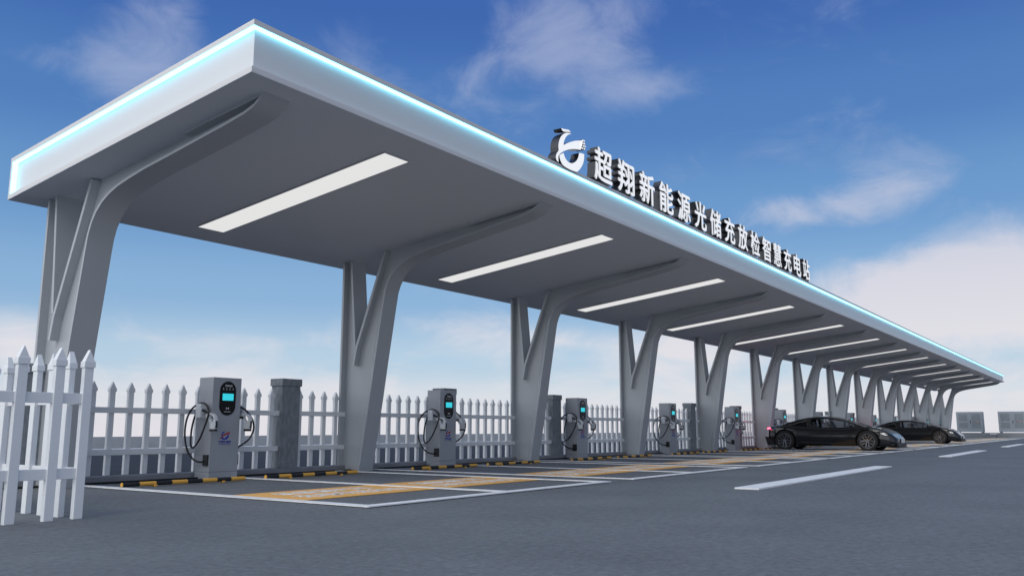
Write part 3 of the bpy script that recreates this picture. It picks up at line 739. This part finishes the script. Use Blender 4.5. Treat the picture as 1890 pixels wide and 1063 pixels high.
def make_car():
    t = thing('electric_car', (0, 0, 0), None, None)
    # car runs along local y: nose at y=0, tail at y=CL; width in x
    def body_mesh():
        m = mb('carpaint')
        ss = []
        s = 0.0
        while s < CL: ss.append(s); s += .03
        ss.append(CL)
        for c_ in (WF, WR):
            for e in (-ARC, ARC): ss += [c_ + e - .001, c_ + e + .001]
        ss = sorted(set(round(x, 4) for x in ss))
        rings = []
        for s in ss:
            w = lerp_tab(HWID, s); sh = lerp_tab(SHLD, s); zb = lerp_tab(BOT, s); za = arch(s, zb); ce = lerp_tab(CENT, s)
            pts = [(0, zb), (w * .66, zb), (w * .66, za), (side_y(s, za) - .02, za), (side_y(s, za), za + .004)]
            for k in range(1, 9):
                z = za + .004 + (sh - za - .004) * k / 8.0; pts.append((side_y(s, z) if z < sh - .001 else w * .875, z))
            cab = 1.36 < s < 4.05
            if cab:
                pts += [(w * .80, sh + .012), (w * .76, sh + .005), (w * .74, .5), (w * .4, .5), (0, .5)]
            else:
                pts += [(w * .74, sh + (ce - sh) * .45), (w * .58, sh + (ce - sh) * .72), (w * .40, sh + (ce - sh) * .88), (w * .2, sh + (ce - sh) * .97), (0, ce)]
            full = [(x, z) for x, z in pts] + [(-x, z) for x, z in pts[-2:0:-1]]
            rings.append([m.bm.verts.new((x, s, z)) for x, z in full])
        for A, B in zip(rings, rings[1:]):
            n = len(A)
            for i in range(n): m.face([A[i], A[(i + 1) % n], B[(i + 1) % n], B[i]], True)
        m.face(rings[0]); m.face(rings[-1])
        o = m.build('body', t)
        return o
    body = body_mesh()
    try:
        body.data.set_sharp_from_angle(angle=R(38))
    except Exception: pass
    ROOF = [(1.0, .85), (1.3, .935), (1.7, 1.055), (2.1, 1.175), (2.5, 1.26), (2.9, 1.295), (3.3, 1.275), (3.7, 1.205), (4.1, 1.10), (4.45, .97)]
    RW = [(1.0, .80), (1.3, .74), (1.7, .67), (2.1, .62), (2.9, .58), (3.4, .58), (3.8, .60), (4.1, .64), (4.45, .70)]
    def roof_pt(s, f):
        z = lerp_tab(ROOF, s); w = lerp_tab(RW, s); return (w * f, s, z - .05 * f * f)
    def roof_grid(mk, s0, s1, name, n=14, off=0.0, parent=t):
        m = mb(mk); rows = []
        for i in range(n + 1):
            s = s0 + (s1 - s0) * i / n
            rows.append([m.bm.verts.new((roof_pt(s, f)[0], s, roof_pt(s, f)[2] + off)) for f in [j / 5 for j in range(-5, 6)]])
        for A, B in zip(rows, rows[1:]):
            for j in range(10): m.face([A[j], A[j + 1], B[j + 1], B[j]], True)
        return m.build(name, parent)
    roof_grid('glass', 1.05, 2.15, 'windscreen')
    roof_grid('carpaint', 2.15, 4.42, 'roof')
    belt = lambda s: (lerp_tab(HWID, s) * .80, s, lerp_tab(SHLD, s) + .01)
    for sg in (-1, 1):
        # side glass in two lights, pillars
        def side_strip(mk, s0, s1, name, f0=0.0, f1=1.0, n=16, off=0):
            m = mb(mk); rows = []
            for i in range(n + 1):
                s = s0 + (s1 - s0) * i / n
                A = Vector(belt(s)); Bv = Vector(roof_pt(s, 1.0)); 
                ff0 = f0(s) if callable(f0) else f0; ff1 = f1(s) if callable(f1) else f1
                row = []
                for k in range(4):
                    f = ff0 + (ff1 - ff0) * k / 3
                    p = A.lerp(Bv, f); bul = .03 * math.sin(math.pi * min(1, max(0, f)))
                    row.append(m.bm.verts.new((sg * (p.x + bul + off), p.y, p.z)))
                rows.append(row)
            for A, B in zip(rows, rows[1:]):
                for j in range(3): m.face([A[j], A[j + 1], B[j + 1], B[j]], True)
            return m.build(name, t)
        side_strip('glass', 1.62, 3.42, 'side_window', 0.02, .90)
        side_strip('cartrim', 1.05, 3.42, 'window_frame', .86, 1.02, off=.004)
        side_strip('cartrim', 1.05, 1.66, 'window_corner', -.02, 1.0, off=.002)
        side_strip('cartrim', 1.98, 2.02, 'window_bar', 0, .95, n=2, off=.006)
        side_strip('cartrim', 3.24, 3.34, 'door_pillar', 0, .95, n=3, off=.008)
        side_strip('carpaint', 3.42, 4.42, 'rear_quarter', -.04, 1.02, off=.003)
        q = side_strip('glass', 3.43, 4.0, 'quarter_window', .12, lambda s: .80 - .60 * (s - 3.43) / .57, off=.009)
        # headlight
        m = mb('headlight'); pts = [(.80, .71), (.72, .675), (.63, .645), (.53, .62), (.42, .60), (.30, .575)]; hw = [.008, .018, .024, .026, .020, .010]
        top = [m.bm.verts.new((sg * (side_y(s, z + h) + .006), s, z + h)) for (s, z), h in zip(pts, hw)]
        bot = [m.bm.verts.new((sg * (side_y(s, z - h) + .006), s, z - h)) for (s, z), h in zip(pts, hw)]
        for i in range(5): m.face([top[i], top[i + 1], bot[i + 1], bot[i]])
        hl = m.build('headlight', t)
        m = mb('cartrim'); m.tube([(sg * (side_y(s, z) + .0), s, z) for s, z in pts], .022, 6); m.build('headlight_surround', hl)
        # taillight
        m = mb('taillight'); m.bbox(*sorted((sg * .30, sg * .905)), 4.80, 4.875, .805, .84, .01); m.build('taillight', t)
        # mirror
        m = mb('chargerlight' if False else 'cartrim'); m.tube([(sg * .84, 1.78, .86), (sg * .94, 1.72, .90)], .012, 6); m.bbox(*sorted((sg * .92, sg * 1.06)), 1.64, 1.72, .86, .955, .02); m.build('side_mirror', t)
        # seat
        for ys in (2.45, 3.15):
            m = mb('seat'); x0, x1 = sorted((sg * .16, sg * .60)); m.bbox(x0, x1, ys - .32, ys + .14, .52, .62, .03)
            b2 = bmesh.new(); bmesh.ops.create_cube(b2, size=1)
            mm = Matrix.Translation((sg * .38, ys + .20, .78)) @ Matrix.Rotation(-.30, 4, 'X') @ Matrix.Diagonal((.42, .10, .42, 1)); bmesh.ops.bevel(b2, geom=b2.edges[:], offset=.12, segments=2, affect='EDGES'); m.add(b2, mm); b2.free()
            b2 = bmesh.new(); bmesh.ops.create_cube(b2, size=1); bmesh.ops.bevel(b2, geom=b2.edges[:], offset=.15, segments=2, affect='EDGES')
            m.add(b2, Matrix.Translation((sg * .38, ys + .29, 1.02)) @ Matrix.Diagonal((.24, .09, .13, 1))); b2.free(); m.build('seat', t)
        # side skirt crease
        m = mb('carpaint'); m.tube([(sg * (side_y(s, .30) + .0), s, .245 + .07 * ((s - 1.7) / 2.0)) for s in [1.68 + i * .1 for i in range(20)]], .018, 6); m.build('side_skirt', t)
        # wheels
        for wy in (WF, WR):
            cx = sg * .865
            ty = mb('tyre')
            prof = [(-.115, .25), (-.12, .33), (-.10, .358), (-.06, WRAD), (.06, WRAD), (.10, .358), (.12, .33), (.115, .262)]
            SGN = 40; rings = []
            for i in range(SGN):
                a = 2 * math.pi * i / SGN; rings.append([ty.bm.verts.new((cx + sg * px, wy + math.cos(a) * r, WRAD + math.sin(a) * r)) for px, r in prof])
            for i in range(SGN):
                A, B = rings[i], rings[(i + 1) % SGN]
                for j in range(len(prof) - 1): ty.face([A[j], A[j + 1], B[j + 1], B[j]], True)
            wheel = ty.build('wheel', t)
            rm = mb('rim_metal')
            def ring(r0, r1, x0, x1):
                vv = []
                for i in range(SGN):
                    a = 2 * math.pi * i / SGN; c_, s_ = math.cos(a), math.sin(a)
                    vv.append([rm.bm.verts.new((cx + sg * x, wy + c_ * r, WRAD + s_ * r)) for x, r in ((x0, r0), (x1, r0), (x1, r1), (x0, r1))])
                for i in range(SGN):
                    A, B = vv[i], vv[(i + 1) % SGN]
                    for j in range(4): rm.face([A[j], A[(j + 1) % 4], B[(j + 1) % 4], B[j]], j in (0, 2))
            ring(.249, .262, -.10, .112)
            for k in range(5):
                for d in (-1, 1):
                    a0 = math.pi / 2 + k * 2 * math.pi / 5
                    a1 = a0 + d * .30
                    p0 = Vector((cx + sg * .075, wy + math.cos(a0 + d * .12) * .045, WRAD + math.sin(a0 + d * .12) * .045)); p1 = Vector((cx + sg * .095, wy + math.cos(a1) * .252, WRAD + math.sin(a1) * .252))
                    rm.tube([p0, p0.lerp(p1, .5), p1], [.016, .011, .009], 4)
                    a2 = a0 + d * .56; pm_ = p0.lerp(p1, .45); p2 = Vector((cx + sg * .09, wy + math.cos(a2) * .252, WRAD + math.sin(a2) * .252)); rm.tube([pm_, p2], [.010, .007], 4)
            rm.tube([(cx + sg * .06, wy, WRAD), (cx + sg * .098, wy, WRAD)], .042, 12)
            rm.build('rim', wheel)
            bd = mb('cartrim'); bd.tube([(cx - sg * .02, wy, WRAD), (cx + sg * .01, wy, WRAD)], .245, 24); bd.build('brake_disc', wheel)
    m = mb('cartrim'); m.bbox(-.80, .80, -.07, .5, .125, .15, .008); m.build('front_splitter', t)
    m = mb('cartrim'); m.bbox(-.70, .70, -.035, .06, .16, .27, .01); m.build('front_grille', t)
    m = mb('plate'); m.bbox(-.26, .26, -.075, -.045, .30, .44, .004); m.build('number_plate', t)
    m = mb('cartrim'); m.prism([(4.60, .20), (4.90, .17), (5.0, .50), (4.93, .50), (4.84, .42), (4.60, .42)], -.86, .86); m.build('rear_diffuser', t)
    m = mb('cartrim'); m.box(-.70, .70, 1.42, 1.62, .60, .84); m.build('dashboard', t)
    m = mb('cartrim'); m.tube([(-.38 + .17 * math.cos(a), 1.86 - .04 * math.sin(a), .80 + .15 * math.sin(a)) for a in [i * math.pi / 8 for i in range(16)]], .014, 6, closed=True); m.build('steering_wheel', t)
    for o in bpy.data.objects:          # short front overhang
        r_ = o
        while r_.parent: r_ = r_.parent
        if r_ == t and o.type == 'MESH':
            for v in o.data.vertices:
                if v.co.y < .74: v.co.y = .74 - (.74 - v.co.y) * .76
    return t
car = make_car()
tag(car, 'nearer black electric sports car parked tail first in the fifth pair of bays', 'car', 'black cars under the canopy')
car.location = (33.55 + .99, 6.38, 0)
c2 = copy_tree(car); tag(c2, 'farther black electric sports car, partly behind the nearer one', 'car', 'black cars under the canopy')
c2.location = (51.45 + .99, 6.70, 0)
